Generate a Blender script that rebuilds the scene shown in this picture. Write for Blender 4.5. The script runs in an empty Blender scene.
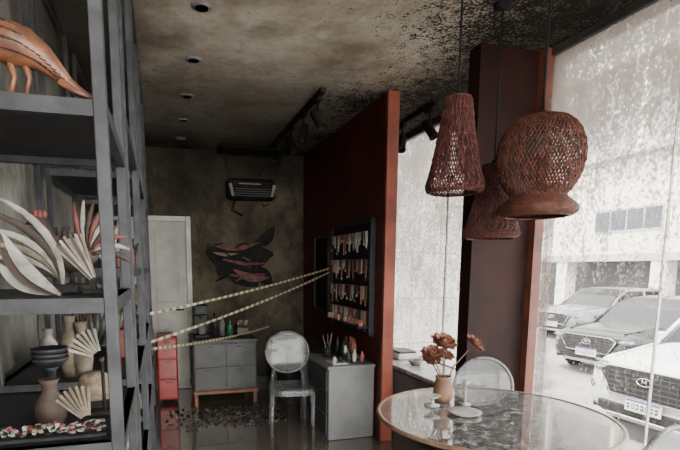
import bpy, math, random
from mathutils import Vector, Matrix
R = math.radians
random.seed(7)
scene = bpy.context.scene

# ------------------------------------------------------------ materials
def newmat(name):
    m = bpy.data.materials.new(name); m.use_nodes = True
    nt = m.node_tree; nt.nodes.clear()
    out = nt.nodes.new('ShaderNodeOutputMaterial')
    return m, nt, out
def L(nt, a, b): nt.links.new(a, b)
def noise(nt, scale, detail=6, rough=.6, vec=None, stretch=None):
    n = nt.nodes.new('ShaderNodeTexNoise')
    n.inputs['Scale'].default_value = scale; n.inputs['Detail'].default_value = detail
    n.inputs['Roughness'].default_value = rough
    g = nt.nodes.new('ShaderNodeNewGeometry')
    src = g.outputs['Position']
    if stretch:
        mp = nt.nodes.new('ShaderNodeMapping'); mp.inputs['Scale'].default_value = stretch
        L(nt, src, mp.inputs['Vector']); src = mp.outputs['Vector']
    L(nt, src, n.inputs['Vector'])
    return n.outputs['Fac']
def ramp(nt, fac, stops):
    r = nt.nodes.new('ShaderNodeValToRGB')
    e = r.color_ramp.elements
    while len(e) < len(stops): e.new(.5)
    for i, (p, c) in enumerate(stops):
        e[i].position = p; e[i].color = (c[0], c[1], c[2], 1) if hasattr(c, '__len__') else (c, c, c, 1)
    L(nt, fac, r.inputs['Fac']); return r.outputs['Color']
def mixc(nt, fac, a, b, mode='MIX'):
    m = nt.nodes.new('ShaderNodeMix'); m.data_type = 'RGBA'; m.blend_type = mode
    for sock, v in ((m.inputs[0], fac), (m.inputs[6], a), (m.inputs[7], b)):
        if isinstance(v, (int, float)): sock.default_value = v
        elif isinstance(v, tuple): sock.default_value = (v[0], v[1], v[2], 1)
        else: L(nt, v, sock)
    return m.outputs[2]
def math_(nt, op, a, b=None, clamp=False):
    m = nt.nodes.new('ShaderNodeMath'); m.operation = op; m.use_clamp = clamp
    for s, v in ((m.inputs[0], a), (m.inputs[1], b)):
        if v is None: continue
        if isinstance(v, (int, float)): s.default_value = v
        else: L(nt, v, s)
    return m.outputs[0]
def maprange(nt, v, a, b, c=0, d=1):
    m = nt.nodes.new('ShaderNodeMapRange')
    L(nt, v, m.inputs[0])
    for i, x in enumerate((a, b, c, d)): m.inputs[i+1].default_value = x
    return m.outputs[0]
def pos(nt):
    g = nt.nodes.new('ShaderNodeNewGeometry'); s = nt.nodes.new('ShaderNodeSeparateXYZ')
    L(nt, g.outputs['Position'], s.inputs[0]); return s.outputs
def princ(nt, out, color, rough=.5, metal=0, spec=.5, bumpfac=None, bumps=.3, bdist=.01, coat=0):
    p = nt.nodes.new('ShaderNodeBsdfPrincipled')
    if isinstance(color, tuple): p.inputs['Base Color'].default_value = (*color, 1)
    else: L(nt, color, p.inputs['Base Color'])
    if isinstance(rough, (int, float)): p.inputs['Roughness'].default_value = rough
    else: L(nt, rough, p.inputs['Roughness'])
    p.inputs['Metallic'].default_value = metal
    p.inputs['Specular IOR Level'].default_value = spec
    p.inputs['Coat Weight'].default_value = coat
    if bumpfac is not None:
        b = nt.nodes.new('ShaderNodeBump'); b.inputs['Strength'].default_value = bumps
        b.inputs['Distance'].default_value = bdist
        L(nt, bumpfac, b.inputs['Height']); L(nt, b.outputs[0], p.inputs['Normal'])
    L(nt, p.outputs[0], out.inputs[0]); return p
def M(name, c1, c2=None, scale=8, rough=.5, metal=0, spec=.5, bump=0, lo=.38, hi=.62, coat=0, stretch=None):
    m, nt, out = newmat(name)
    if c2 is None: c2 = tuple(x*.72 for x in c1)
    f = noise(nt, scale, stretch=stretch)
    col = ramp(nt, f, [(lo, c2), (hi, c1)])
    princ(nt, out, col, rough, metal, spec, f if bump else None, bump, coat=coat)
    return m

# soot stained ceiling
def ceiling_mat():
    m, nt, out = newmat('sooty_ceiling')
    p = pos(nt)
    n1 = noise(nt, 1.1, 5); n2 = noise(nt, 2.2, 7, .65); n3 = noise(nt, 60, 3, .6); n4 = noise(nt, 12, 6, .75); n5 = noise(nt, 4, 8, .8)
    base = ramp(nt, n2, [(.34, (.20, .165, .125)), (.5, (.38, .33, .265)), (.68, (.60, .54, .46))])
    base = mixc(nt, math_(nt, 'MULTIPLY', maprange(nt, n5, .50, .68), .5), base, (.12, .095, .07))
    d = maprange(nt, p[1], 3.1, 6.1, 0, .9)
    d = math_(nt, 'ADD', d, maprange(nt, n1, .35, .65, -.18, .18), True)
    l = maprange(nt, p[0], .12, -.25, 0, .92)
    soot = math_(nt, 'MAXIMUM', d, l)
    r = maprange(nt, p[0], 1.65, 2.3, 0, .85)
    soot = math_(nt, 'MAXIMUM', soot, math_(nt, 'ADD', r, maprange(nt, n1, .35, .65, -.2, .2), True))
    col = mixc(nt, soot, base, (.04, .034, .027))
    a = maprange(nt, p[0], 1.1, 2.1, -.07, .10)
    a = math_(nt, 'ADD', a, maprange(nt, n1, .35, .65, -.05, .05))
    s = math_(nt, 'ADD', math_(nt, 'MULTIPLY', n3, .55), math_(nt, 'MULTIPLY', n4, .45))
    s = math_(nt, 'ADD', s, a)
    sp = maprange(nt, s, .51, .60, 0, 1)
    col = mixc(nt, sp, col, (.014, .012, .010))
    princ(nt, out, col, .9, 0, .15, n4, .25, .005); return m
def wall_mat(name, c_hi, c_lo, soot_hi=.9, z0=1.2, z1=2.9, dark=(.03, .025, .02), stain=.5, st=(1, 1, .3), sc=5):
    m, nt, out = newmat(name)
    p = pos(nt)
    n1 = noise(nt, 1.6, 8, .7); n2 = noise(nt, sc, 7, .75, stretch=st); n3 = noise(nt, .9, 4, .5)
    base = ramp(nt, n1, [(.35, c_lo), (.62, c_hi)])
    base = mixc(nt, math_(nt, 'MULTIPLY', maprange(nt, n2, .45, .60), stain), base, (.025, .020, .015))
    z = maprange(nt, p[2], z0, z1, 0, soot_hi)
    z = math_(nt, 'ADD', z, maprange(nt, n3, .35, .65, -.4, .5), True)
    col = mixc(nt, z, base, dark)
    princ(nt, out, col, .75, 0, .2, n2, .15, .006); return m
def floor_mat():
    m, nt, out = newmat('wet_sooty_floor')
    n1 = noise(nt, 1.4, 6); n2 = noise(nt, 22, 4)
    br = nt.nodes.new('ShaderNodeTexBrick'); g = nt.nodes.new('ShaderNodeNewGeometry')
    L(nt, g.outputs['Position'], br.inputs['Vector'])
    br.offset = 0; br.inputs['Scale'].default_value = 1; br.inputs['Brick Width'].default_value = .9
    br.inputs['Row Height'].default_value = .9; br.inputs['Mortar Size'].default_value = .006
    br.inputs['Color1'].default_value = (.20, .17, .135, 1); br.inputs['Color2'].default_value = (.175, .15, .12, 1)
    br.inputs['Mortar'].default_value = (.04, .034, .027, 1)
    col = mixc(nt, maprange(nt, n1, .4, .65), br.outputs['Color'], (.085, .072, .057))
    col = mixc(nt, math_(nt, 'MULTIPLY', maprange(nt, n2, .56, .66), .3), col, (.30, .26, .20))
    ro = maprange(nt, n1, .35, .65, .02, .14)
    princ(nt, out, col, ro, 0, 1.0, n2, .02, .002, coat=1.0); return m
def glass_mat(name, dirty=True, top=.62, haze=.05, zb=1.35, zt=2.75, lo=-.10, hi=.07, dcol=(.15, .12, .10), tcol=(.30, .265, .24)):
    m, nt, out = newmat(name)
    tr = nt.nodes.new('ShaderNodeBsdfTransparent'); tr.inputs[0].default_value = (.95, .96, .96, 1)
    gl = nt.nodes.new('ShaderNodeBsdfGlossy'); gl.inputs['Roughness'].default_value = .02
    fr = nt.nodes.new('ShaderNodeFresnel'); fr.inputs[0].default_value = 1.35
    mx = nt.nodes.new('ShaderNodeMixShader'); L(nt, math_(nt, 'MULTIPLY', fr.outputs[0], .5), mx.inputs[0])
    L(nt, tr.outputs[0], mx.inputs[1]); L(nt, gl.outputs[0], mx.inputs[2])
    res = mx.outputs[0]
    if dirty:
        p = pos(nt)
        a = noise(nt, 60, 3, .65, stretch=(1, 1, .7)); b = noise(nt, 14, 7, .8, stretch=(1, 1, .35)); c = noise(nt, 1.7, 4)
        s = math_(nt, 'ADD', math_(nt, 'MULTIPLY', a, .6), math_(nt, 'MULTIPLY', b, .4))
        z = maprange(nt, p[2], zb, zt, lo, hi)
        s = math_(nt, 'ADD', s, z)
        s = math_(nt, 'ADD', s, maprange(nt, c, .35, .65, -.03, .03))
        f = maprange(nt, s, .51, .565, haze, top)
        di = nt.nodes.new('ShaderNodeBsdfDiffuse'); di.inputs[0].default_value = (*dcol, 1)
        tl = nt.nodes.new('ShaderNodeBsdfTranslucent'); tl.inputs[0].default_value = (*tcol, 1)
        ad = nt.nodes.new('ShaderNodeMixShader'); ad.inputs[0].default_value = .6
        L(nt, di.outputs[0], ad.inputs[1]); L(nt, tl.outputs[0], ad.inputs[2])
        m2 = nt.nodes.new('ShaderNodeMixShader'); L(nt, f, m2.inputs[0])
        L(nt, res, m2.inputs[1]); L(nt, ad.outputs[0], m2.inputs[2]); res = m2.outputs[0]
    L(nt, res, out.inputs[0]); return m
def ghost_mat(name, tint=(.72, .73, .74), body=.16, bc=(.5, .5, .5), g1=.6):
    m, nt, out = newmat(name)
    tr = nt.nodes.new('ShaderNodeBsdfTransparent'); tr.inputs[0].default_value = (*tint, 1)
    gl = nt.nodes.new('ShaderNodeBsdfGlossy'); gl.inputs['Roughness'].default_value = .1; gl.inputs[0].default_value = (.7, .7, .7, 1)
    lw = nt.nodes.new('ShaderNodeLayerWeight'); lw.inputs[0].default_value = .3
    mx = nt.nodes.new('ShaderNodeMixShader')
    L(nt, maprange(nt, lw.outputs['Facing'], 0, 1, .06, g1), mx.inputs[0])
    L(nt, tr.outputs[0], mx.inputs[1]); L(nt, gl.outputs[0], mx.inputs[2])
    di = nt.nodes.new('ShaderNodeBsdfDiffuse'); di.inputs[0].default_value = (*bc, 1)
    m2 = nt.nodes.new('ShaderNodeMixShader')
    L(nt, maprange(nt, noise(nt, 14, 6), .35, .65, body*.5, body*1.6), m2.inputs[0])
    L(nt, mx.outputs[0], m2.inputs[1]); L(nt, di.outputs[0], m2.inputs[2])
    L(nt, m2.outputs[0], out.inputs[0]); return m
def tile_mat(name, c1, cm, bw, rh, ms, rot):
    m, nt, out = newmat(name)
    br = nt.nodes.new('ShaderNodeTexBrick'); g = nt.nodes.new('ShaderNodeNewGeometry')
    mp = nt.nodes.new('ShaderNodeMapping'); mp.inputs['Rotation'].default_value = rot
    L(nt, g.outputs['Position'], mp.inputs['Vector']); L(nt, mp.outputs[0], br.inputs['Vector'])
    br.offset = 0; br.inputs['Scale'].default_value = 1; br.inputs['Brick Width'].default_value = bw
    br.inputs['Row Height'].default_value = rh; br.inputs['Mortar Size'].default_value = ms
    br.inputs['Color1'].default_value = (*c1, 1); br.inputs['Color2'].default_value = (*[x*.93 for x in c1], 1)
    br.inputs['Mortar'].default_value = (*cm, 1)
    princ(nt, out, br.outputs['Color'], .6); return m

m_ceil = ceiling_mat()
m_floor = floor_mat()
m_wback = wall_mat('burnt_back_wall', (.135, .11, .075), (.055, .044, .030), .8, 2.0, 2.8, (.018, .015, .011), .75, (1, 1, .6), 3)
m_wleft = wall_mat('concrete_left_wall', (.24, .235, .21), (.12, .115, .10), .8, 2.0, 2.8, (.045, .04, .033), .6, (1, 1, .7), 4)
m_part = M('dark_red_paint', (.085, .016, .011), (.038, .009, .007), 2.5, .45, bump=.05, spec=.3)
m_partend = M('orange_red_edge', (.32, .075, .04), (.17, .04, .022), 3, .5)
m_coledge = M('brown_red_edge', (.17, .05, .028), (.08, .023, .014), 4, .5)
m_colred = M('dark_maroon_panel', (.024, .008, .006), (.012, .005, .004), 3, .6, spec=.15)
m_black = M('black_steel', (.03, .031, .033), (.018, .018, .02), 20, .5, .2, spec=.3)
m_steel = M('dusty_dark_steel', (.052, .053, .057), (.026, .027, .03), 14, .5, .2, spec=.35)
m_glass = glass_mat('sooty_window_glass', True, .80, .012, 1.1, 2.6, -.08, .115)
m_glass2 = glass_mat('sooty_window_glass_far', True, .70, .03, .8, 2.5, -.015, .10)
m_clear = glass_mat('clear_glass', False)
m_frame = M('charred_frame', (.06, .05, .043), (.03, .025, .022), 12, .6)
m_ghost = ghost_mat('smoky_polycarbonate', (.74, .75, .76), .22, (.36, .36, .36))
m_ghost_d = ghost_mat('smoky_polycarbonate_rim', (.5, .51, .52), .3, (.25, .25, .25), .35)
m_white = M('soiled_white', (.66, .64, .60), (.48, .45, .41), 6, .5)
m_grey = M('grey_laminate', (.095, .093, .09), (.06, .059, .056), 4, .5)
m_greyd = M('dark_grey_laminate', (.055, .055, .053), (.033, .033, .032), 4, .45)
m_ltgrey = M('light_grey_laminate', (.22, .22, .215), (.15, .15, .145), 3, .45)
m_wood = M('warm_wood', (.26, .10, .045), (.15, .06, .026), 10, .5, stretch=(1, 1, 6))
m_redlac = M('red_lacquer', (.40, .018, .016), (.23, .011, .009), 5, .35)
m_black2 = M('char_black', (.02, .018, .016), (.010, .009, .008), 14, .8, bump=.3, spec=.2)
m_door = M('dirty_white_door', (.54, .52, .46), (.36, .34, .30), 2, .5)
m_weave = M('red_brown_wicker', (.10, .027, .021), (.038, .012, .010), 30, .55, spec=.3)
m_weave2 = M('dark_brown_wicker', (.11, .034, .02), (.038, .013, .009), 30, .55, spec=.3)
m_cord = M('black_cord', (.012, .012, .012), None, 10, .7, spec=.2)

# ------------------------------------------------------------ mesh builder
class MB:
    def __init__(s): s.v = []; s.f = []; s.m = []; s.sm = []; s.mats = []; s.T = Matrix.Identity(4)
    def mi(s, mat):
        if mat not in s.mats: s.mats.append(mat)
        return s.mats.index(mat)
    def add(s, verts, faces, mat, smooth=False):
        o = len(s.v); i = s.mi(mat)
        s.v += [tuple(s.T @ Vector(p)) for p in verts]
        for f in faces: s.f.append([o+k for k in f]); s.m.append(i); s.sm.append(smooth)
    def box(s, c, d, mat, rot=None, bev=0):
        x, y, z = d[0]/2, d[1]/2, d[2]/2
        M3 = rot if rot is not None else Matrix.Identity(3)
        b = min(bev, x*.9, y*.9, z*.9)
        if b <= 0:
            P = [Vector((sx*x, sy*y, sz*z)) for sz in (-1, 1) for sx, sy in ((-1, -1), (1, -1), (1, 1), (-1, 1))]
            F = [(3, 2, 1, 0), (4, 5, 6, 7), (0, 1, 5, 4), (1, 2, 6, 5), (2, 3, 7, 6), (3, 0, 4, 7)]
        else:
            P = []
            def ring(zz, ins):
                X, Y = x-ins, y-ins
                return [Vector(q) for q in ((-X+b, -Y, zz), (X-b, -Y, zz), (X, -Y+b, zz), (X, Y-b, zz), (X-b, Y, zz), (-X+b, Y, zz), (-X, Y-b, zz), (-X, -Y+b, zz))]
            for zz, ins in ((-z, b), (-z+b, 0), (z-b, 0), (z, b)):
                P += ring(zz, ins)
            F = []
            for k in range(3):
                for j in range(8):
                    F.append((k*8+j, k*8+(j+1) % 8, (k+1)*8+(j+1) % 8, (k+1)*8+j))
            F.append(tuple(range(7, -1, -1))); F.append(tuple(range(24, 32)))
        s.add([Vector(c)+M3 @ p for p in P], F, mat)
    def bx(s, x0, x1, y0, y1, z0, z1, mat, bev=0):
        s.box(((x0+x1)/2, (y0+y1)/2, (z0+z1)/2), (abs(x1-x0), abs(y1-y0), abs(z1-z0)), mat, None, bev)
    def tube(s, pts, rad, mat, seg=8, cap=True, flat=(1, 1), smooth=True, up=None):
        pts = [Vector(p) for p in pts]; n = len(pts)
        if not hasattr(rad, '__len__'): rad = [rad]*n
        V = []; prev = None
        for i, p in enumerate(pts):
            t = (pts[min(i+1, n-1)]-pts[max(i-1, 0)]).normalized()
            ref = prev if prev is not None else (Vector(up) if up else (Vector((0, 0, 1)) if abs(t.z) < .9 else Vector((1, 0, 0))))
            a = (ref - t*ref.dot(t))
            if a.length < 1e-6: a = t.orthogonal()
            a.normalize(); b = t.cross(a); prev = a
            for k in range(seg):
                an = 2*math.pi*k/seg
                V.append(p + a*math.cos(an)*rad[i]*flat[0] + b*math.sin(an)*rad[i]*flat[1])
        F = [(i*seg+k, i*seg+(k+1) % seg, (i+1)*seg+(k+1) % seg, (i+1)*seg+k) for i in range(n-1) for k in range(seg)]
        if cap: F += [tuple(range(seg-1, -1, -1)), tuple((n-1)*seg+k for k in range(seg))]
        s.add(V, F, mat, smooth)
    def lathe(s, prof, c, mat, seg=28, axis=None, smooth=True, sx=1, sy=1):
        c = Vector(c); Q = Matrix.Identity(3)
        if axis is not None: Q = Vector((0, 0, 1)).rotation_difference(Vector(axis)).to_matrix()
        V = []
        for r, z in prof:
            for k in range(seg):
                a = 2*math.pi*k/seg
                V.append(c + Q @ Vector((r*math.cos(a)*sx, r*math.sin(a)*sy, z)))
        n = len(prof)
        F = [(i*seg+k, i*seg+(k+1) % seg, (i+1)*seg+(k+1) % seg, (i+1)*seg+k) for i in range(n-1) for k in range(seg)]
        if prof[0][0] > 1e-5: F.append(tuple(range(seg-1, -1, -1)))
        if prof[-1][0] > 1e-5: F.append(tuple((n-1)*seg+k for k in range(seg)))
        s.add(V, F, mat, smooth)
    def ell(s, c, r, mat, rot=None, seg=16, rings=10):
        M3 = rot if rot is not None else Matrix.Identity(3)
        V = []
        for i in range(rings+1):
            th = math.pi*i/rings
            for k in range(seg):
                a = 2*math.pi*k/seg
                V.append(Vector(c)+M3 @ Vector((r[0]*math.sin(th)*math.cos(a), r[1]*math.sin(th)*math.sin(a), r[2]*math.cos(th))))
        F = [(i*seg+k, (i+1)*seg+k, (i+1)*seg+(k+1) % seg, i*seg+(k+1) % seg) for i in range(rings) for k in range(seg)]
        s.add(V, F, mat, True)
    def slab(s, pts, nvec, th, mat, smooth=False):
        n = Vector(nvec).normalized()*th/2; k = len(pts)
        V = [Vector(p)-n for p in pts]+[Vector(p)+n for p in pts]
        F = [tuple(range(k-1, -1, -1)), tuple(range(k, 2*k))]+[(i, (i+1) % k, k+(i+1) % k, k+i) for i in range(k)]
        s.add(V, F, mat, smooth)
    def finish(s, name):
        xs = [p[0] for p in s.v]; ys = [p[1] for p in s.v]; zs = [p[2] for p in s.v]
        o = Vector(((min(xs)+max(xs))/2, (min(ys)+max(ys))/2, min(zs)))
        me = bpy.data.meshes.new(name)
        me.from_pydata([tuple(Vector(p)-o) for p in s.v], [], s.f)
        for m in s.mats: me.materials.append(m)
        for i, p in enumerate(me.polygons): p.material_index = s.m[i]; p.use_smooth = s.sm[i]
        me.validate(); me.update()
        ob = bpy.data.objects.new(name, me); ob.location = o
        scene.collection.objects.link(ob); return ob
def simple_box(name, x0, x1, y0, y1, z0, z1, mat):
    b = MB(); b.bx(x0, x1, y0, y1, z0, z1, mat); return b.finish(name)
def RZ(a): return Matrix.Rotation(R(a), 3, 'Z')
def RX(a): return Matrix.Rotation(R(a), 3, 'X')
def RY(a): return Matrix.Rotation(R(a), 3, 'Y')

# ------------------------------------------------------------ room shell
H = 2.9; XL = -.52; XP = 1.8; XF = 2.5; XF2 = 2.58; YB = 6.2; YN = -1.2
simple_box('floor', XL-.1, XF2+.08, YN-.1, YB+.15, -.15, 0, m_floor)
simple_box('ceiling', XL-.1, XF2+.15, YN-.1, YB+.15, H, H+.2, m_ceil)
simple_box('wall_left', XL-.12, XL, YN-.1, YB+.15, 0, H, m_wleft)
simple_box('wall_back', XL, XF2+.08, YB, YB+.15, 0, H, m_wback)
b = MB()
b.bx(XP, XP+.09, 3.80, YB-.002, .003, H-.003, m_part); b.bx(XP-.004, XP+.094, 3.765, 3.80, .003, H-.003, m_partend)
b.finish('wall_partition')
b = MB()
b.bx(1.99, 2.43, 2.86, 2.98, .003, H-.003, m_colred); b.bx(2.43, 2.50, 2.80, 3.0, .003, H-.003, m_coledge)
b.finish('wall_column')
b = MB(); b.bx(XF-.006, XF+.006, YN, 2.795, .06, H-.05, m_glass)
for y in (-.4, .85, 1.95): b.bx(XF-.008, XF+.008, y-.003, y+.003, .06, H-.05, m_white)
b.bx(XF-.03, XF+.03, YN, 2.795, .003, .06, m_frame); b.bx(XF-.03, XF+.03, YN, 2.795, H-.05, H-.003, m_frame)
b.finish('window_1')
b = MB(); b.bx(XF2-.006, XF2+.006, 2.8, YB-.002, .60, H-.06, m_glass2)
for y in (4.1, 5.2): b.bx(XF2-.008, XF2+.008, y-.006, y+.006, .6, H-.06, m_ltgrey)
b.bx(XF2-.03, XF2+.03, 2.8, YB-.002, .003, .60, m_white); b.bx(XF2-.03, XF2+.03, 2.8, YB-.002, H-.06, H-.003, m_frame)
b.finish('window_2')
b = MB(); b.bx(XL, XF2, YN-.006, YN+.006, .1, H-.05, m_clear)
for x in (XL+.03, 1.0, XF-.03): b.bx(x-.03, x+.03, YN-.03, YN+.03, .003, H-.003, m_frame)
b.finish('window_3')
# door
b = MB()
x0, x1 = -.46, .31; zt = 2.05
b.bx(x0, x1, YB-.035, YB-.004, .01, zt, m_door)
for (a, c) in ((.08, .95), (1.05, 1.95)):
    for (p, q) in ((x0+.08, -.10), (-.05, x1-.10)):
        b.bx(p, q, YB-.047, YB-.035, a+.04, c, m_door, .01)
b.tube([(x1-.05, YB-.04, 1.0), (x1-.05, YB-.09, 1.0), (x1-.15, YB-.09, 1.0)], .009, m_steel)
b.finish('door_1')
b = MB()
b.bx(x1+.004, x1+.06, YB-.07, YB-.003, .003, zt+.06, m_white); b.bx(XL+.003, x1, YB-.07, YB-.003, zt+.004, zt+.06, m_white)
b.finish('trim_1')
b = MB(); b.bx(x1+.06, XP-.003, YB-.02, YB-.003, .003, .09, m_greyd); b.finish('baseboard_back')
# low counter under far window
b = MB()
m_cnt = M('ashy_white_counter', (.50, .50, .49), (.2, .2, .2), 16, .25)
b.bx(2.1, XF2-.035, 3.2, 6.1, .55, .59, m_cnt, .008); b.bx(2.16, XF2-.035, 3.25, 6.05, .003, .55, m_grey)
for y in (3.9, 4.6, 5.3): b.bx(2.152, 2.16, y-.33, y+.33, .05, .52, m_ltgrey, .004)
b.finish('low_counter')
b = MB(); b.bx(2.25, 2.48, 4.35, 4.65, .593, .65, m_white, .01); b.bx(2.27, 2.46, 4.37, 4.63, .65, .67, m_greyd, .004)
b.finish('stationery_box')
b = MB(); b.lathe([(0, 0), (.04, 0), (.065, .03), (.07, .05), (.065, .05), (.038, .01), (0, .008)], (2.3, 4.1, .592), m_ltgrey, 20); b.finish('small_bowl')

# ceiling downlights
for i, y in enumerate((2.9, 3.6, 4.33, 5.03, 5.7)):
    b = MB()
    b.lathe([(.052, -.006), (.056, 0), (.056, .004)][::-1], (.27, y, H-.005), m_ltgrey, 24)
    b.lathe([(.036, -.007), (.0, -.007)], (.27, y, H-.006), m_white if i != 2 else m_greyd, 20)
    b.finish('recessed_downlight')
# track lights
def track(x, y0, y1, ys, name):
    b = MB(); b.bx(x-.02, x+.02, y0, y1, H-.04, H-.003, m_black2)
    for i, y in enumerate(ys):
        b.bx(x-.018, x+.018, y-.06, y+.06, H-.07, H-.04, m_black2)
        b.tube([(x, y, H-.07), (x, y, H-.15)], .009, m_black2)
        d = Vector((.3*(-1)**i, -.45, -.8)).normalized(); c = Vector((x, y, H-.20))
        b.lathe([(0, -.08), (.032, -.078), (.038, -.055), (.040, .07), (.046, .09), (.042, .094), (.034, .07), (0, .065)], c, m_black2, 16, axis=d)
    b.finish(name)
track(1.28, 3.85, 5.7, (4.0, 4.4, 4.85, 5.4), 'track_light')
track(2.3, 3.9, 5.6, (4.0, 4.5, 5.0), 'track_light')
b = MB(); b.bx(.70, 1.4, 5.78, 6.1, H-.05, H-.004, m_black2, .01)
b.tube([(.8, 5.9, H-.05), (.78, 5.95, H-.2), (.84, 6.0, H-.3), (.8, 6.0, H-.45)], .006, m_black2)
b.tube([(1.3, 5.9, H-.05), (1.33, 5.95, H-.14), (1.25, 6.0, H-.2), (1.2, 6.05, H-.3)], .005, m_black2); b.finish('burnt_ceiling_panel')

# burnt AC unit
b = MB(); z = 2.44; xc = 1.10
b.bx(xc-.29, xc+.29, 5.98, YB-.004, z-.12, z+.12, m_black2, .03)
b.bx(xc-.22, xc+.22, 5.968, 5.98, z-.10, z+.02, m_black2, .005)
for k in range(4): b.bx(xc-.21, xc+.21, 5.958, 5.969, z-.085+k*.026, z-.079+k*.026, m_grey)
for sx in (-1, 1): b.box((xc+sx*.25, 5.966, z-.02), (.035, .02, .15), m_ltgrey, RY(sx*14), .005)
b.bx(xc-.16, xc+.10, 5.966, 5.98, z+.05, z+.062, m_ltgrey)
b.tube([(xc-.2, 5.99, z-.12), (xc-.24, 6.05, z-.25), (xc-.1, 6.1, z-.3)], .008, m_black2)
b.tube([(xc+.1, 5.99, z-.12), (xc+.14, 6.02, z-.2), (xc+.22, 6.05, z-.16)], .007, m_black2)
b.finish('burnt_air_conditioner')
# wall sculpture (charred carved fish relief)
b = MB(); c = Vector((.98, YB-.05, 1.66))
m_redc = M('charred_red', (.17, .026, .018), (.035, .011, .008), 14, .6)
def blade(b, p, q, bow, w, mat, th=.03, n=12, nv=(0, 1, 0)):
    p, q = Vector(p), Vector(q); t = (q-p); nrm = Vector(nv).cross(t).normalized()
    up, lo = [], []
    for i in range(n+1):
        u = i/n; base = p+t*u+nrm*bow*math.sin(math.pi*u); ww = w*math.sin(math.pi*min(1, u*.9+.06))
        up.append(base+nrm*ww); lo.append(base-nrm*ww)
    b.slab(up+lo[::-1], nv, th, mat)
blade(b, c+Vector((-.42, 0, .06)), c+Vector((.36, 0, -.02)), .13, .19, m_black2, .06)
blade(b, c+Vector((-.30, -.02, -.22)), c+Vector((.40, -.02, .02)), -.08, .17, m_black2, .05)
blade(b, c+Vector((-.36, -.04, .12)), c+Vector((.22, -.04, .16)), .06, .03, m_redc)
blade(b, c+Vector((-.1, -.04, -.18)), c+Vector((.34, -.04, -.28)), .05, .05, m_redc)
blade(b, c+Vector((-.24, -.045, -.05)), c+Vector((.30, -.045, -.10)), .03, .02, m_redc)
blade(b, c+Vector((.15, -.02, .12)), c+Vector((.42, -.02, .34)), .04, .07, m_black2, .05)
blade(b, c+Vector((.12, -.02, -.15)), c+Vector((.38, -.02, -.40)), -.03, .09, m_black2, .05)
blade(b, c+Vector((-.2, -.01, -.1)), c+Vector((.2, -.01, -.38)), -.02, .15, m_black2, .05)
blade(b, c+Vector((-.35, -.04, .03)), c+Vector((-.05, -.04, .02)), .02, .02, M('ash_tan', (.2, .15, .10), None, 9, .7))
for k in range(16):
    b.box(c+Vector((random.uniform(-.32, .35), -.05, random.uniform(-.33, .2))), (.11, .02, .02), m_redc if k % 3 == 0 else m_black2, RY(random.uniform(-40, 40)))
b.finish('carved_fish_wall_sculpture')

# partition jewellery display and dark frame
def jewel_panel():
    b = MB(); X = XP-.004
    b.bx(X-.03, X, 3.98, 4.95, .93, 1.90, m_black2)
    b.bx(X-.05, X, 3.95, 3.985, .90, 1.93, m_black); b.bx(X-.05, X, 4.945, 4.98, .90, 1.93, m_black)
    b.bx(X-.05, X, 3.95, 4.98, 1.90, 1.93, m_black); b.bx(X-.05, X, 3.95, 4.98, .90, .93, m_black)
    cols = [M('bead_cream', (.6, .48, .38), None, 20, .4), M('bead_coral', (.42, .16, .10), None, 20, .4), M('bead_brown', (.17, .09, .06), None, 20, .4), M('bead_silver', (.5, .5, .5), None, 20, .3, .6), m_black]
    for r, z in enumerate((1.82, 1.58, 1.34, 1.12)):
        b.tube([(X-.045, 4.0, z), (X-.045, 4.93, z)], .006, m_steel)
        for k in range(19):
            y = 4.02+k*.050; ln = random.uniform(.05, .18); w = random.uniform(.010, .020)
            pts = []
            for i in range(9):
                a = math.pi*i/8
                pts.append((X-.055-.004*math.sin(a), y-w*math.cos(a), z-ln*math.sin(a)**.6))
            b.tube(pts, random.uniform(.0025, .0048), random.choice(cols), 5)
            b.ell((X-.058, y, z-ln-.008), (.007, .011, .013), random.choice(cols), seg=8, rings=6)
    b.bx(X-.14, X, 3.99, 4.94, .97, .985, m_black)
    for k in range(10):
        b.lathe([(.0, 0), (.022, 0), (.026, .02), (.018, .05), (.01, .055)], (X-.09, 4.04+k*.092, .986), random.choice(cols), 10)
    b.finish('jewellery_display_board')
jewel_panel()
b = MB(); X = XP-.004
b.bx(X-.02, X, 5.12, 5.62, 1.02, 1.86, m_black2)
for (y0, y1, z0, z1) in ((5.10, 5.14, 1.0, 1.88), (5.60, 5.64, 1.0, 1.88), (5.1, 5.64, 1.0, 1.04), (5.1, 5.64, 1.84, 1.88)): b.bx(X-.035, X, y0, y1, z0, z1, m_frame)
b.finish('wall_picture_frame')

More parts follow.
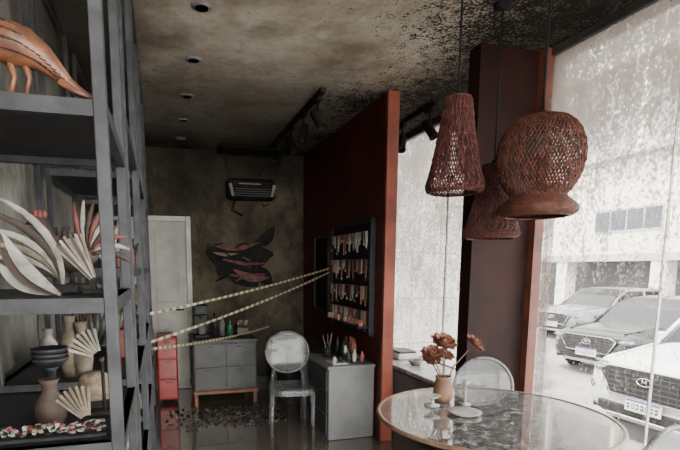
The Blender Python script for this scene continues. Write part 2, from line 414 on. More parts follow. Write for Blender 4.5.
# ------------------------------------------------------------ furniture
def ghost_chair(loc, ang, name='ghost_chair'):
    b = MB(); b.T = Matrix.Translation(loc) @ Matrix.Rotation(R(ang), 4, 'Z')
    def outline(hw_f, hw_b, yf, yb, z, n=28):
        P = []
        for i in range(n):
            a = 2*math.pi*i/n; ca, sa = math.cos(a), math.sin(a)
            y = (abs(sa)**.5)*(1 if sa > 0 else -1); x = (abs(ca)**.5)*(1 if ca > 0 else -1)
            yy = (yf+yb)/2+(yf-yb)/2*y; hw = hw_b+(hw_f-hw_b)*((y+1)/2)
            P.append(Vector((x*hw, yy, z)))
        return P
    b.slab(outline(.205, .18, .21, -.20, .45), (0, 0, 1), .022, m_ghost)
    b.slab(outline(.195, .17, .20, -.19, .425), (0, 0, 1), .03, m_ghost_d)
    for sx in (-1, 1):
        b.tube([(sx*.175, .18, .44), (sx*.178, .185, .2), (sx*.18, .19, 0)], [.022, .017, .012], m_ghost_d, 8)
        b.tube([(sx*.15, -.17, .44), (sx*.16, -.20, .2), (sx*.17, -.25, 0)], [.022, .017, .012], m_ghost_d, 8)
        b.tube([(sx*.15, -.175, .43), (sx*.14, -.195, .52), (sx*.125, -.21, .575)], [.018, .014, .013], m_ghost_d, 8)
    rx, rz = .20, .19; zc = .725; cen = Vector((0, -.235, zc)); tilt = RX(10)
    V = []; rings = 6; seg = 36
    for i in range(rings+1):
        q = i/rings
        for j in range(seg):
            a = 2*math.pi*j/seg
            V.append(cen+tilt @ Vector((rx*q*math.cos(a), -.02*(1-q*q), rz*q*math.sin(a))))
    F = [(i*seg+j, i*seg+(j+1) % seg, (i+1)*seg+(j+1) % seg, (i+1)*seg+j) for i in range(rings) for j in range(seg)]
    b.add(V, F, m_ghost, True)
    b.tube([cen+tilt @ Vector((rx*math.cos(2*math.pi*j/40), 0, rz*math.sin(2*math.pi*j/40))) for j in range(41)], .011, m_ghost_d, 8, False)
    return b.finish(name)
ghost_chair((1.08, 4.14, 0.001), 172)
ghost_chair((1.98, 2.47, 0.001), 170)
ghost_chair((1.74, 1.57, 0.001), 14)

# grey sideboard with wood base
b = MB(); x0, x1, y0, y1 = .31, 1.0, 5.30, 5.97
b.bx(x0, x1, y0, y1, .17, .70, m_grey, .006); b.bx(x0-.012, x1+.012, y0-.012, y1, .70, .73, m_greyd, .005)
for i in range(2):
    for j in range(2):
        b.bx(x0+.012+i*.34, x0+.333+i*.34, y0-.016, y0, .19+j*.255, .43+j*.255, m_grey, .004)
        b.bx(x0+.13+i*.33, x0+.21+i*.33, y0-.03, y0-.016, .395+j*.255, .405+j*.255, m_steel)
b.bx(x0-.01, x1+.01, y0-.012, y1, .13, .17, m_wood, .004)
for x in (x0+.02, x1-.02):
    for y in (y0+.02, y1-.03): b.box((x, y, .067), (.035, .035, .13), m_wood)
b.finish('grey_sideboard')
ZS = .732
b = MB(); b.T = Matrix.Translation((.42, 5.6, ZS))
b.bx(-.08, .08, -.12, .14, 0, .03, m_black, .008); b.bx(-.08, .08, .02, .14, .03, .36, m_black, .01)
b.bx(-.08, .08, -.12, .14, .25, .37, m_black, .015); b.tube([(0, -.06, .25), (0, -.06, .21)], .015, m_steel)
b.lathe([(.0, 0), (.035, 0), (.045, .05), (.042, .1), (.04, .1)], (0, -.05, .035), m_ltgrey, 16); b.box((0, -.122, .31), (.08, .006, .04), m_steel)
b.finish('coffee_machine')
def bottle(p, h, r, mat, name='bottle'):
    b = MB(); b.lathe([(0, 0), (r, 0), (r, h*.6), (r*.85, h*.68), (r*.32, h*.8), (r*.3, h*.95), (r*.38, h*.95), (r*.38, h), (0, h)], p, mat, 16); b.finish(name)
m_green = M('green_bottle', (.03, .14, .07), None, 9, .2); m_amber = M('amber', (.2, .07, .02), None, 9, .2)
bottle((.57, 5.55, ZS), .27, .034, m_black); bottle((.66, 5.62, ZS), .23, .032, m_ltgrey); bottle((.74, 5.55, ZS), .2, .036, m_green)
b = MB(); b.bx(.82, .96, 5.55, 5.7, ZS, ZS+.10, m_greyd, .01)
for k in range(4): b.lathe([(0, 0), (.018, 0), (.022, .07), (.02, .07)], (.84+k*.033, 5.62, ZS+.101), m_ltgrey if k % 2 else m_amber, 10)
b.finish('cup_organizer')
# red cabinet
b = MB(); x0, x1, y0, y1 = -.07, .15, 5.50, 5.9
b.bx(x0, x1, y0, y1, .04, .76, m_redlac, .02)
for k in range(3): b.bx(x0+.012, x1-.012, y0-.012, y0, .07+k*.225, .28+k*.225, m_redlac, .006); b.bx(x0+.08, x1-.08, y0-.024, y0-.012, .245+k*.225, .255+k*.225, m_steel)
for x in (x0+.03, x1-.03):
    for y in (y0+.04, y1-.04): b.lathe([(0, 0), (.014, 0), (.018, .04)], (x, y, .001), m_black, 10)
b.finish('red_drawer_cabinet')
# reception desk drawers next to the partition
b = MB()
b.bx(1.36, 1.785, 3.90, 4.50, .003, .64, m_ltgrey, .004); b.bx(1.345, 1.79, 3.885, 4.52, .64, .665, m_ltgrey, .004)
for k in range(3): b.bx(1.345, 1.36, 3.93, 4.47, .04+k*.2, .225+k*.2, m_greyd, .004); b.tube([(1.335, 4.1, .18+k*.2), (1.335, 4.3, .18+k*.2)], .006, m_steel)
b.bx(1.22, 1.785, 4.53, 5.7, .64, .67, m_greyd, .004); b.bx(1.24, 1.29, 5.6, 5.68, .003, .64, m_greyd); b.bx(1.30, 1.785, 4.55, 4.6, .003, .64, m_greyd)
b.bx(1.30, 1.785, 5.1, 5.6, .003, .62, m_greyd, .004)
b.finish('reception_desk')
b = MB()
b.lathe([(0, 0), (.04, 0), (.045, .09), (.041, .09), (.037, .01)], (1.50, 4.35, .666), m_black, 16)
for k in range(6):
    a = k*1.1; b.tube([(1.50, 4.35, .68), (1.50+.05*math.cos(a), 4.35+.05*math.sin(a), .85+.01*k)], .004, m_ltgrey if k % 2 else m_redc, 6)
b.finish('pen_holder')
m_rust = M('dried_rust', (.30, .10, .06), (.16, .05, .03), 20, .7)
b = MB()
b.bx(1.58, 1.76, 4.14, 4.45, .666, .70, m_greyd, .006); b.bx(1.42, 1.56, 3.95, 4.15, .666, .675, m_white)
for k in range(16):
    x, y = random.uniform(1.60, 1.74), random.uniform(4.16, 4.42); h = random.uniform(.05, .17)
    b.lathe([(0, 0), (.016, 0), (.02, h*.6), (.009, h*.8), (.012, h)], (x, y, .70), random.choice([m_white, m_rust, m_black, m_black, m_steel]), 10)
for k in range(5):
    h = random.uniform(.05, .12)
    b.lathe([(0, 0), (.016, 0), (.022, h*.6), (.009, h*.8), (.012, h)], (1.44+.065*k, 3.98+.02*(k % 2), .676), random.choice([m_white, m_rust, m_black, m_steel]), 10)
b.finish('desk_trinkets')

# floor debris
b = MB()
for k in range(1200):
    x, y = random.uniform(.0, 1.3), random.uniform(4.52, 5.9)
    if random.random() < .5: x, y = random.gauss(.9, .3), random.gauss(4.85, .2)
    if not (0 < x < 1.19 and 4.5 < y < 5.22): continue
    s = random.uniform(.005, .028)
    b.box((x, y, s*.2+.002), (s, s*random.uniform(.4, 1), s*.35), random.choice([m_black2, m_black2, m_greyd, m_greyd, m_wood, m_grey, m_ltgrey]), RZ(random.uniform(0, 180)))
b.finish('fire_debris')

# ------------------------------------------------------------ round glass table
TX, TY, TR = 1.615, 2.08, .58
def table_mat():
    m, nt, out = newmat('ash_dusted_glass')
    tr = nt.nodes.new('ShaderNodeBsdfTransparent'); tr.inputs[0].default_value = (.84, .89, .87, 1)
    gl = nt.nodes.new('ShaderNodeBsdfGlossy'); gl.inputs['Roughness'].default_value = .03
    mx = nt.nodes.new('ShaderNodeMixShader'); fr = nt.nodes.new('ShaderNodeFresnel'); fr.inputs[0].default_value = 1.8
    L(nt, math_(nt, 'ADD', fr.outputs[0], .16, True), mx.inputs[0]); L(nt, tr.outputs[0], mx.inputs[1]); L(nt, gl.outputs[0], mx.inputs[2])
    di = nt.nodes.new('ShaderNodeBsdfDiffuse'); di.inputs[0].default_value = (.6, .6, .58, 1)
    m2 = nt.nodes.new('ShaderNodeMixShader')
    L(nt, maprange(nt, noise(nt, 20, 8, .8), .46, .64, .05, .38), m2.inputs[0])
    L(nt, mx.outputs[0], m2.inputs[1]); L(nt, di.outputs[0], m2.inputs[2]); L(nt, m2.outputs[0], out.inputs[0]); return m
m_tab = table_mat(); m_rim = M('bronze_rim', (.34, .22, .14), (.20, .12, .075), 12, .35, .4)
b = MB()
b.lathe([(0, .742), (TR-.012, .742), (TR-.012, .754), (0, .754)], (TX, TY, 0), m_tab, 72, smooth=False)
b.lathe([(TR-.012, .738), (TR+.004, .738), (TR+.008, .746), (TR+.004, .757), (TR-.012, .757), (TR-.012, .738)], (TX, TY, 0), m_rim, 72)
b.lathe([(0, .001), (.2, .001), (.2, .012), (.06, .03), (.042, .07), (.036, .68), (.05, .71), (.12, .735), (.12, .741), (0, .741)], (TX, TY, 0), m_steel, 36)
b.finish('round_glass_table')

# dried flowers in vase
m_petal = M('scorched_petal', (.25, .085, .05), (.10, .035, .024), 40, .7)
m_stem = M('dried_stem', (.13, .07, .04), None, 12, .7)
m_clay = M('terracotta_vase', (.22, .115, .06), (.13, .065, .035), 14, .6)
m_cer = M('ashy_ceramic', (.42, .40, .37), (.26, .245, .22), 14, .35)
def flower(b, c, r, d):
    c = Vector(c); Q = Vector((0, 0, 1)).rotation_difference(Vector(d)).to_matrix()
    for ring, (n, rr, tl) in enumerate(((10, 1, .3), (9, .85, .7), (7, .6, 1.1), (5, .4, 1.35))):
        for k in range(n):
            a = 2*math.pi*(k+ring*.4)/n+random.uniform(-.15, .15)
            rad = Vector((math.cos(a), math.sin(a), 0)); tan = Vector((-math.sin(a), math.cos(a), 0)); V = []
            for i in range(5):
                u = i/4; w = r*.36*rr*math.sin(math.pi*(u*.8+.1))
                p = rad*(r*rr*u)*math.cos(tl*u)+Vector((0, 0, r*rr*math.sin(tl)*u*u*.8))
                V += [c+Q @ (p-tan*w), c+Q @ (p+Vector((0, 0, -.15*r))), c+Q @ (p+tan*w)]
            F = [f for i in range(4) for f in ((i*3, i*3+1, i*3+4, i*3+3), (i*3+1, i*3+2, i*3+5, i*3+4))]
            b.add(V, F, m_petal, True)
    b.ell(c+Q @ Vector((0, 0, r*.15)), (r*.2, r*.2, r*.2), m_stem, seg=8, rings=6)
b = MB(); fx, fy = 1.50, 2.36
b.lathe([(0, 0), (.042, 0), (.054, .03), (.050, .09), (.040, .13), (.046, .145), (.038, .145), (.034, .13), (.04, .05)], (fx, fy, .758), m_clay, 24)
for dx, dy, h, r in ((-.09, -.02, .28, .065), (.01, .03, .33, .08), (.19, .0, .32, .068), (-.05, .05, .23, .055), (.045, .06, .25, .055)):
    b.tube([(fx, fy, .78), (fx+dx*.3, fy+dy*.3, .758+h*.6), (fx+dx, fy+dy, .758+h)], .004, m_stem, 6)
    flower(b, (fx+dx, fy+dy, .758+h), r, (dx*2, -.35, .6))
b.finish('dried_flower_vase')
b = MB()
b.lathe([(0, 0), (.04, 0), (.042, .006), (.010, .012), (.008, .035), (.02, .042), (.046, .058), (.042, .058), (.02, .048), (0, .045)], (1.40, 2.30, .757), m_cer, 28)
b.finish('footed_bowl')
b = MB(); b.lathe([(0, 0), (.06, 0), (.085, .012), (.083, .016), (.05, .006), (0, .006)], (1.48, 2.12, .757), m_cer, 28); b.finish('ceramic_plate')
b = MB(); b.lathe([(0, 0), (.03, 0), (.03, .006), (.005, .012), (.005, .11), (.014, .115), (.018, .135), (.010, .135), (0, .13)], (1.585, 2.27, .757), m_cer, 20); b.finish('candle_holder')

# ------------------------------------------------------------ woven pendants
def pendant(c, prof, mat, ns, turn, dense=None):
    b = MB(); cx, cy, cz = c
    def P(u):
        x = u*(len(prof)-1); i = min(int(x), len(prof)-2); f = x-i
        p0 = prof[max(i-1, 0)]; p1 = prof[i]; p2 = prof[i+1]; p3 = prof[min(i+2, len(prof)-1)]
        return [.5*(2*p1[k]+(p2[k]-p0[k])*f+(2*p0[k]-5*p1[k]+4*p2[k]-p3[k])*f*f+(3*p1[k]-p0[k]-3*p2[k]+p3[k])*f**3) for k in (0, 1)]
    n = 34
    for sgn in (-1, 1):
        for k in range(ns):
            pts = []
            for i in range(n+1):
                u = i/n; r, z = P(u); a = 2*math.pi*k/ns+sgn*turn*u
                r += .0025*math.sin(u*n*1.6+k*math.pi)*sgn
                pts.append((cx+r*math.cos(a), cy+r*math.sin(a), cz+z))
            b.tube(pts, .0034, mat, 4, False, smooth=False)
    for u in (0, .03, .97, 1):
        r, z = P(u); b.tube([(cx+r*math.cos(2*math.pi*j/36), cy+r*math.sin(2*math.pi*j/36), cz+z) for j in range(37)], .0055, mat, 6, False)
    if dense:
        u0, u1 = dense
        for q in range(14):
            r, z = P(u0+(u1-u0)*q/13); b.tube([(cx+r*math.cos(2*math.pi*j/40), cy+r*math.sin(2*math.pi*j/40), cz+z) for j in range(41)], .0045, mat, 5, False)
    zt = cz+prof[0][1]
    for k in range(3):
        a = k*2.094; b.tube([(cx, cy, zt), (cx+prof[0][0]*math.cos(a), cy+prof[0][0]*math.sin(a), zt)], .003, m_cord, 5)
    b.lathe([(0, .03), (.014, .03), (.02, 0), (.02, -.07), (0, -.07)], (cx, cy, zt), m_cord, 14)
    b.lathe([(0, -.07), (.014, -.075), (.028, -.11), (.03, -.13), (.02, -.16), (0, -.165)], (cx, cy, zt), m_grey, 16)
    b.tube([(cx, cy, zt+.01), (cx, cy, H-.02)], .006, m_cord, 6)
    b.lathe([(.0, -.025), (.045, -.02), (.05, -.002), (0, -.002)], (cx, cy, H-.001), m_cord, 20)
    b.finish('woven_pendant_lamp')
cone = [(.06, .235), (.070, .21), (.080, .12), (.095, .03), (.112, -.06), (.130, -.14), (.144, -.195), (.136, -.222), (.122, -.228)]
pendant((1.48, 2.30, 2.115), cone, m_weave, 56, 1.7)
cone2 = [(x*1.04, z*.86) for x, z in cone]
pendant((1.82, 2.44, 1.865), cone2, m_weave, 56, 1.7)
bulb = [(.07, .225), (.115, .212), (.16, .168), (.187, .10), (.192, .03), (.176, -.045), (.145, -.105), (.122, -.135), (.150, -.165), (.176, -.19), (.172, -.216), (.14, -.23)]
pendant((1.765, 2.03, 1.98), bulb, m_weave2, 68, 2.2, dense=(.66, .99))

# ------------------------------------------------------------ steel racks on the left
def rack(y0, y1, zs, x0=-.49, x1=-.08, name='steel_shelf_rack', pr=.024, top=2.85):
    b = MB()
    for x in (x0+pr/2, x1-pr/2):
        for y in (y0+pr/2, y1-pr/2): b.bx(x-pr/2, x+pr/2, y-pr/2, y+pr/2, .002, top, m_steel, .002)
    for z in zs:
        b.bx(x0+.002, x1-.002, y0+.002, y1-.002, z-.012, z, m_black)
        b.bx(x0+pr, x1-pr, y0, y0+.02, z-.028, z, m_steel); b.bx(x0+pr, x1-pr, y1-.02, y1, z-.028, z, m_steel)
        b.bx(x1-.02, x1, y0+pr, y1-pr, z-.028, z, m_steel); b.bx(x0, x0+.02, y0+pr, y1-pr, z-.028, z, m_steel)
    for x in (x0, x1-.02): b.bx(x, x+.02, y0+pr, y1-pr, top-.03, top, m_steel)
    b.finish(name)
ZT, Z1, Z0 = 1.795, 1.445, 1.165
rack(.98, 1.46, (.25, .55, .86, Z0, Z1, ZT))
rack(1.62, 2.35, (.3, .75, 1.15, 1.5, 1.95))
rack(2.55, 3.3, (.3, .75, 1.15, 1.5, 1.95))
rack(3.6, 4.4, (.3, .75, 1.15, 1.5, 1.95))

# carved bird on the top shelf
m_bird = M('carved_brown_wood', (.26, .105, .05), (.10, .04, .022), 22, .4, bump=.25)
m_birdd = M('bird_dark_marks', (.04, .018, .012), None, 14, .6)
b = MB(); zt = ZT+.002; yb = 1.015
path = [(-.106, .008), (-.124, .018), (-.143, .031), (-.163, .050), (-.186, .070), (-.212, .084), (-.240, .090), (-.265, .098), (-.283, .116), (-.29, .141), (-.302, .161), (-.325, .166), (-.35, .158)]
rad = [.002, .005, .009, .015, .024, .033, .036, .030, .020, .015, .018, .013, .002]
b.tube([(x, yb, zt+z) for x, z in path], rad, m_bird, 18)
for k in range(15):
    t = k/14; i = 2+t*4.5; i0 = int(i); f = i-i0
    x = path[i0][0]*(1-f)+path[i0+1][0]*f; z = path[i0][1]*(1-f)+path[i0+1][1]*f; rr = rad[i0]*(1-f)+rad[i0+1]*f
    for j in (-.6, -.15, .3, .7):
        sy = math.sqrt(1-j*j)
        b.tube([(x, yb-rr*sy*1.01, zt+z+rr*j), (x-.012, yb-rr*sy*1.05, zt+z+rr*j+.005)], .0014, m_birdd, 4)
for q in range(3):
    b.tube([(-.16, yb-.004*q, zt+.047-.007*q), (-.13, yb-.004*q, zt+.026-.005*q), (-.108+.006*q, yb-.004*q, zt+.013-.004*q)], [.008, .005, .002], m_bird, 8, flat=(1, .4))
for dx in (0, -.024):
    b.tube([(-.215+dx, yb, zt+.06), (-.208+dx, yb-.004, zt+.032), (-.215+dx, yb-.006, zt+.003)], [.007, .004, .004], m_bird, 8)
    for a in (-30, 0, 30): b.tube([(-.215+dx, yb-.006, zt+.003), (-.215+dx-.016*math.cos(R(a)), yb-.006+.016*math.sin(R(a)), zt+.003)], .003, m_bird, 6)
for s in (-1, 1): b.ell((-.308, yb+s*.0155, zt+.168), (.003, .002, .003), m_black2, seg=8, rings=6)
b.finish('carved_wooden_bird')

m_cream = M('ivory_feather', (.33, .31, .275), (.13, .12, .10), 22, .6)
m_straw = M('straw_beige', (.22, .18, .125), (.10, .08, .055), 25, .7)
m_brown = M('straw_brown', (.05, .03, .021), None, 25, .7)
m_pink = M('coral_red_paint', (.19, .05, .038), (.09, .025, .02), 12, .6)
def fan(c, r, a0, a1, n, mats, tilt, base=.02):
    b = MB(); c = Vector(c); Q = RZ(tilt)
    for k in range(n):
        a = R(a0+(a1-a0)*k/(n-1)); d = Vector((math.cos(a), 0, math.sin(a))); t = Vector((-math.sin(a), 0, math.cos(a)))
        w0, w1 = .002, r*abs(R(a1-a0))/(n-1)*.5
        z = .004 if k % 2 else -.004; rr = r*(1-.06*(k % 2))*(1-.12*abs(k/(n-1)-.5))
        P = [c+Q @ (d*base-t*w0+Vector((0, z*.3, 0))), c+Q @ (d*rr-t*w1+Vector((0, z, 0))), c+Q @ (d*(rr+w1*.7)+Vector((0, z, 0))), c+Q @ (d*rr+t*w1+Vector((0, z, 0))), c+Q @ (d*base+t*w0+Vector((0, z*.3, 0)))]
        b.slab(P, Q @ Vector((0, 1, 0)), .0025, mats[k % len(mats)])
    b.tube([c+Q @ Vector((0, -.012, 0)), c+Q @ Vector((0, .012, 0))], .005, mats[1], 10)
    return b
def stand(b, c, zshelf):
    b.bx(c[0]-.03, c[0]+.03, c[1]-.02, c[1]+.02, zshelf+.001, zshelf+.012, m_black2, .003)
    b.tube([(c[0], c[1], zshelf+.01), c], .004, m_black2, 8)
b = fan((-.125, 1.10, Z1+.018), .115, 104, 134, 12, [m_straw, m_brown, m_cream], 6); stand(b, (-.125, 1.10, Z1+.018), Z1); b.finish('pleated_straw_fan')
b = MB(); c = Vector((-.20, 1.14, Z1+.001))
for k in range(6):
    a = R(118+k*9); ln = .215-.016*k; pts = []
    for i in range(9):
        u = i/8; aa = a+u*.7-.6; pts.append(c+Vector((math.cos(aa)*ln*u, .006*k, math.sin(aa)*ln*u+.02)))
    b.tube(pts, [.004, .006, .007, .008, .009, .008, .007, .005, .002], (m_cream, m_brown, m_cream, m_straw)[k % 4], 8, flat=(1, .25), up=(0, 0, 1))
b.bx(c.x-.03, c.x+.03, c.y-.02, c.y+.05, c.z, c.z+.02, m_black2, .004)
b.finish('carved_white_wing')
b = MB()
for k in range(3):
    p = Vector((-.185-.012*k, 1.03+.015*k, Z1+.004)); blade(b, p, p+Vector((-.09, .0, .115-.025*k)), -.012, .012, m_cream if k != 1 else m_brown, .008)
b.finish('carved_leaf_boards')
def rooster(loc, s, ang, m1, m2, name):
    b = MB(); b.T = Matrix.Translation(loc) @ Matrix.Rotation(R(ang), 4, 'Z') @ Matrix.Scale(s, 4)
    b.lathe([(0, 0), (.035, 0), (.03, .01), (.006, .014), (.005, .045)], (0, 0, .001), m_black2, 14)
    b.tube([(.05, 0, .075), (.03, 0, .065), (0, 0, .062), (-.03, 0, .078), (-.045, 0, .11), (-.05, 0, .135), (-.065, 0, .137), (-.08, 0, .13)], [.008, .02, .03, .026, .015, .013, .010, .001], m1, 12)
    for k in range(9):
        a = R(20+k*14); pts = [(.035+math.cos(a-.4*u)*.08*u, (k-4)*.003, .07+math.sin(a-.4*u*1.2)*.11*u) for u in (0, .25, .5, .75, 1)]
        b.tube(pts, [.003, .005, .007, .005, .002], (m_brown, m_cream, m2)[k % 3], 6, flat=(1, .4))
    for k in range(3): b.ell((-.045-.008*k, 0, .15), (.006, .003, .009), m_pink, seg=8, rings=6)
    b.finish(name)
rooster((-.215, 1.37, Z1), 1.25, 0, m_brown, m_pink, 'carved_rooster')
b = fan((-.15, 1.05, Z0+.018), .085, 88, 138, 13, [m_straw, m_brown, m_straw, m_brown], -8); stand(b, (-.15, 1.05, Z0+.018), Z0); b.finish('pleated_straw_fan')
b = fan((-.135, 1.18, Z0+.13), .075, 100, 160, 13, [m_cream, m_brown, m_straw, m_brown], 0); stand(b, (-.135, 1.18, Z0+.13), Z0); b.finish('pleated_straw_fan')
b = MB()
for k in range(3):
    b.lathe([(0, 0), (.02, 0), (.036, .014), (.040, .022), (.037, .022), (.026, .010), (0, .006)], (-.25, 1.22, Z0+.11+k*.011+.001), m_black, 22)
b.lathe([(.03, 0), (.03, .01), (.010, .02), (.010, .10), (.02, .11)], (-.25, 1.22, Z0+.001), m_black, 16)
b.finish('stacked_black_bowls')
m_hat = M('straw_hat', (.22, .165, .11), (.11, .08, .05), 60, .8)
b = MB()
b.lathe([(0, .062), (.02, .062), (.034, .055), (.040, .03), (.043, .010), (.068, .002), (.070, .0), (.043, .006)], (-.18, 1.37, Z0+.002), m_hat, 28); b.finish('straw_hat')
b = MB()
b.lathe([(0, 0), (.018, 0), (.03, .018), (.032, .045), (.016, .075), (.014, .09), (.022, .102), (.018, .102)], (-.235, 1.12, Z0+.001), m_brown, 20); b.finish('dark_clay_vase')
b = MB()
b.bx(-.40, -.115, 1.008, 1.03, Z0+.002, Z0+.010, m_black, .003)
for k in range(220):
    x, y = random.uniform(-.395, -.12), random.uniform(1.012, 1.028)
    b.box((x, y, Z0+.016+random.uniform(0, .018)), (.008, .007, .004), random.choice([m_straw, m_black2, m_black2, m_greyd, m_pink, m_cream, m_ltgrey]), RZ(random.uniform(0, 90)) @ RX(random.uniform(-40, 40)))
b.finish('broken_mosaic_tray')

def shelf_goods(y0, y1, zs, name):
    b = MB()
    for z in zs:
        for k in range(9):
            x = random.uniform(-.42, -.13); y = random.uniform(y0+.06, y1-.06); t = random.random(); h = random.uniform(.09, .22)
            mt = random.choice([m_cream, m_straw, m_brown, m_pink, m_black2, m_greyd, m_straw])
            if t < .45: b.lathe([(0, 0), (.025, 0), (.035, h*.3), (.03, h*.6), (.014, h*.8), (.02, h), (.015, h)], (x, y, z+.001), mt, 14)
            elif t < .75:
                for j in range(6):
                    a = R(50+j*16); b.tube([(x, y, z+.004), (x+math.cos(a)*h*.4, y, z+.6*h*math.sin(a)), (x+math.cos(a)*h*.6, y+.01*j, z+h*math.sin(a))], [.003, .010, .003], mt, 6, flat=(1, .4))
            else: b.box((x, y, z+h*.3+.001), (.07, .09, h*.6), mt, None, .004)
    b.finish(name)
shelf_goods(1.62, 2.35, (.3, .75, 1.15, 1.5), 'craft_goods')
shelf_goods(2.55, 3.3, (.3, .75, 1.15, 1.5), 'craft_goods')
shelf_goods(3.6, 4.4, (.3, .75, 1.15, 1.5, 1.95), 'craft_goods')
b = MB()
def ov(rx, rz, xo): return [Vector((XL+xo, 1.55+rx*math.cos(2*math.pi*j/40), 1.28+rz*math.sin(2*math.pi*j/40))) for j in range(40)]
b.slab(ov(.03, .10, .014), (1, 0, 0), .01, m_black2)
b.tube(ov(.032, .105, .018)+ov(.032, .105, .018)[:1], .006, m_black, 8, False)
b.finish('oval_wall_mirror')

# hazard tape
def tape(p, q, sag, name, mats):
    b = MB(); p, q = Vector(p), Vector(q); n = 70
    for i in range(n):
        def at(u):
            s = p.lerp(q, u); s.z -= sag*4*u*(1-u); return s
        a, c = at(i/n), at((i+1)/n); tw = .5*math.sin(i*.25); tw2 = .5*math.sin((i+1)*.25)
        w = .010
        V = [a+Vector((0, -w*tw, -w)), c+Vector((0, -w*tw2, -w)), c+Vector((0, w*tw2, w)), a+Vector((0, w*tw, w))]
        b.add(V, [(0, 1, 2, 3)], mats[i % 2], True)
    b.finish(name)
m_ty = M('tape_yellow', (.40, .34, .19), None, 6, .4); m_tb = M('tape_black', (.09, .08, .065), None, 6, .4)
tape((-.079, 3.61, 1.18), (XP-.055, 4.99, 1.50), .02, 'hazard_tape', [m_ty, m_tb])
tape((-.079, 3.61, .98), (XP-.055, 4.99, 1.46), .03, 'hazard_tape', [m_ty, m_tb])
tape((-.079, 3.61, .93), (1.12, 5.2, .87), .03, 'hazard_tape', [m_tb, m_ty])

# ------------------------------------------------------------ exterior
G = -.5
m_asph = M('pale_pavement', (.27, .265, .26), (.21, .205, .20), 3, .8)
m_side = M('pale_sidewalk', (.36, .355, .335), (.28, .275, .26), 3, .8)
m_bld = M('cream_stucco', (.68, .61, .54), (.62, .56, .49), .6, .8)
m_bld2 = M('grey_stucco', (.38, .37, .36), (.32, .315, .31), .6, .8)
m_dk = M('dark_recess', (.05, .05, .055), None, 2, .6)
m_wing = M('window_dark_glass', (.05, .06, .08), (.03, .04, .05), 2, .4, spec=.3)
simple_box('parking_ground', -3, 45, -20, 45, G-.1, G, m_asph)
b = MB(); b.bx(XF2+.16, 3.7, -4, 8.6, G+.001, -.16, m_side, .02); b.bx(3.7, 3.95, -4, 8.6, G+.001, G+.14, m_white, .02); b.finish('sidewalk_curb')
m_tile = tile_mat('white_tile_wall', (.60, .58, .55), (.28, .275, .27), .6, .9, .014, (R(90), 0, 0))
b = MB(); b.bx(3.6, 7.2, 8.8, 9.1, G+.001, 6.5, m_tile); b.bx(3.6, 7.25, 8.74, 8.8, 5.2, 5.35, m_bld2); b.finish('neighbour_tiled_wall')
b = MB(); b.bx(5.25, 5.5, 6.2, 6.45, G+.001, 1.35, m_bld, .02); b.bx(5.2, 5.55, 6.15, 6.5, 1.35, 1.43, m_bld2); b.finish('gate_post')
b = MB(); X = 15.5
b.bx(X, X+6, 3, 34, 2.0, 5.2, m_bld)
b.bx(X-.5, X+6, 3, 34, 5.2, 5.5, m_bld2); b.bx(X+1.2, X+6, 3, 34, 5.5, 8.2, m_bld2); b.bx(X-.5, X+6, 3, 34, 8.2, 8.6, m_bld)
b.bx(X+1, X+6, 3, 34, 8.6, 12, m_bld2)
b.bx(X+1.5, X+6, 3, 34, G+.002, 2.0, m_dk)
b.bx(X-.05, X+6, 3, 34, 1.75, 2.0, m_bld2)
for y in (4, 8, 12, 16, 20, 24, 28, 32): b.bx(X, X+.5, y, y+.5, G+.002, 1.75, m_bld)
for y in (5.0, 12.2, 18, 24):
    b.bx(X-.04, X+.02, y, y+2.6, 2.75, 3.55, m_bld2)
    for k in range(4): b.bx(X-.06, X-.03, y+.06+k*.64, y+.62+k*.64, 2.82, 3.48, m_wing)
for y in range(4, 33, 3): b.bx(X-.3, X-.1, y, y+.15, 5.5, 8.2, m_bld)
b.finish('building_across_street')

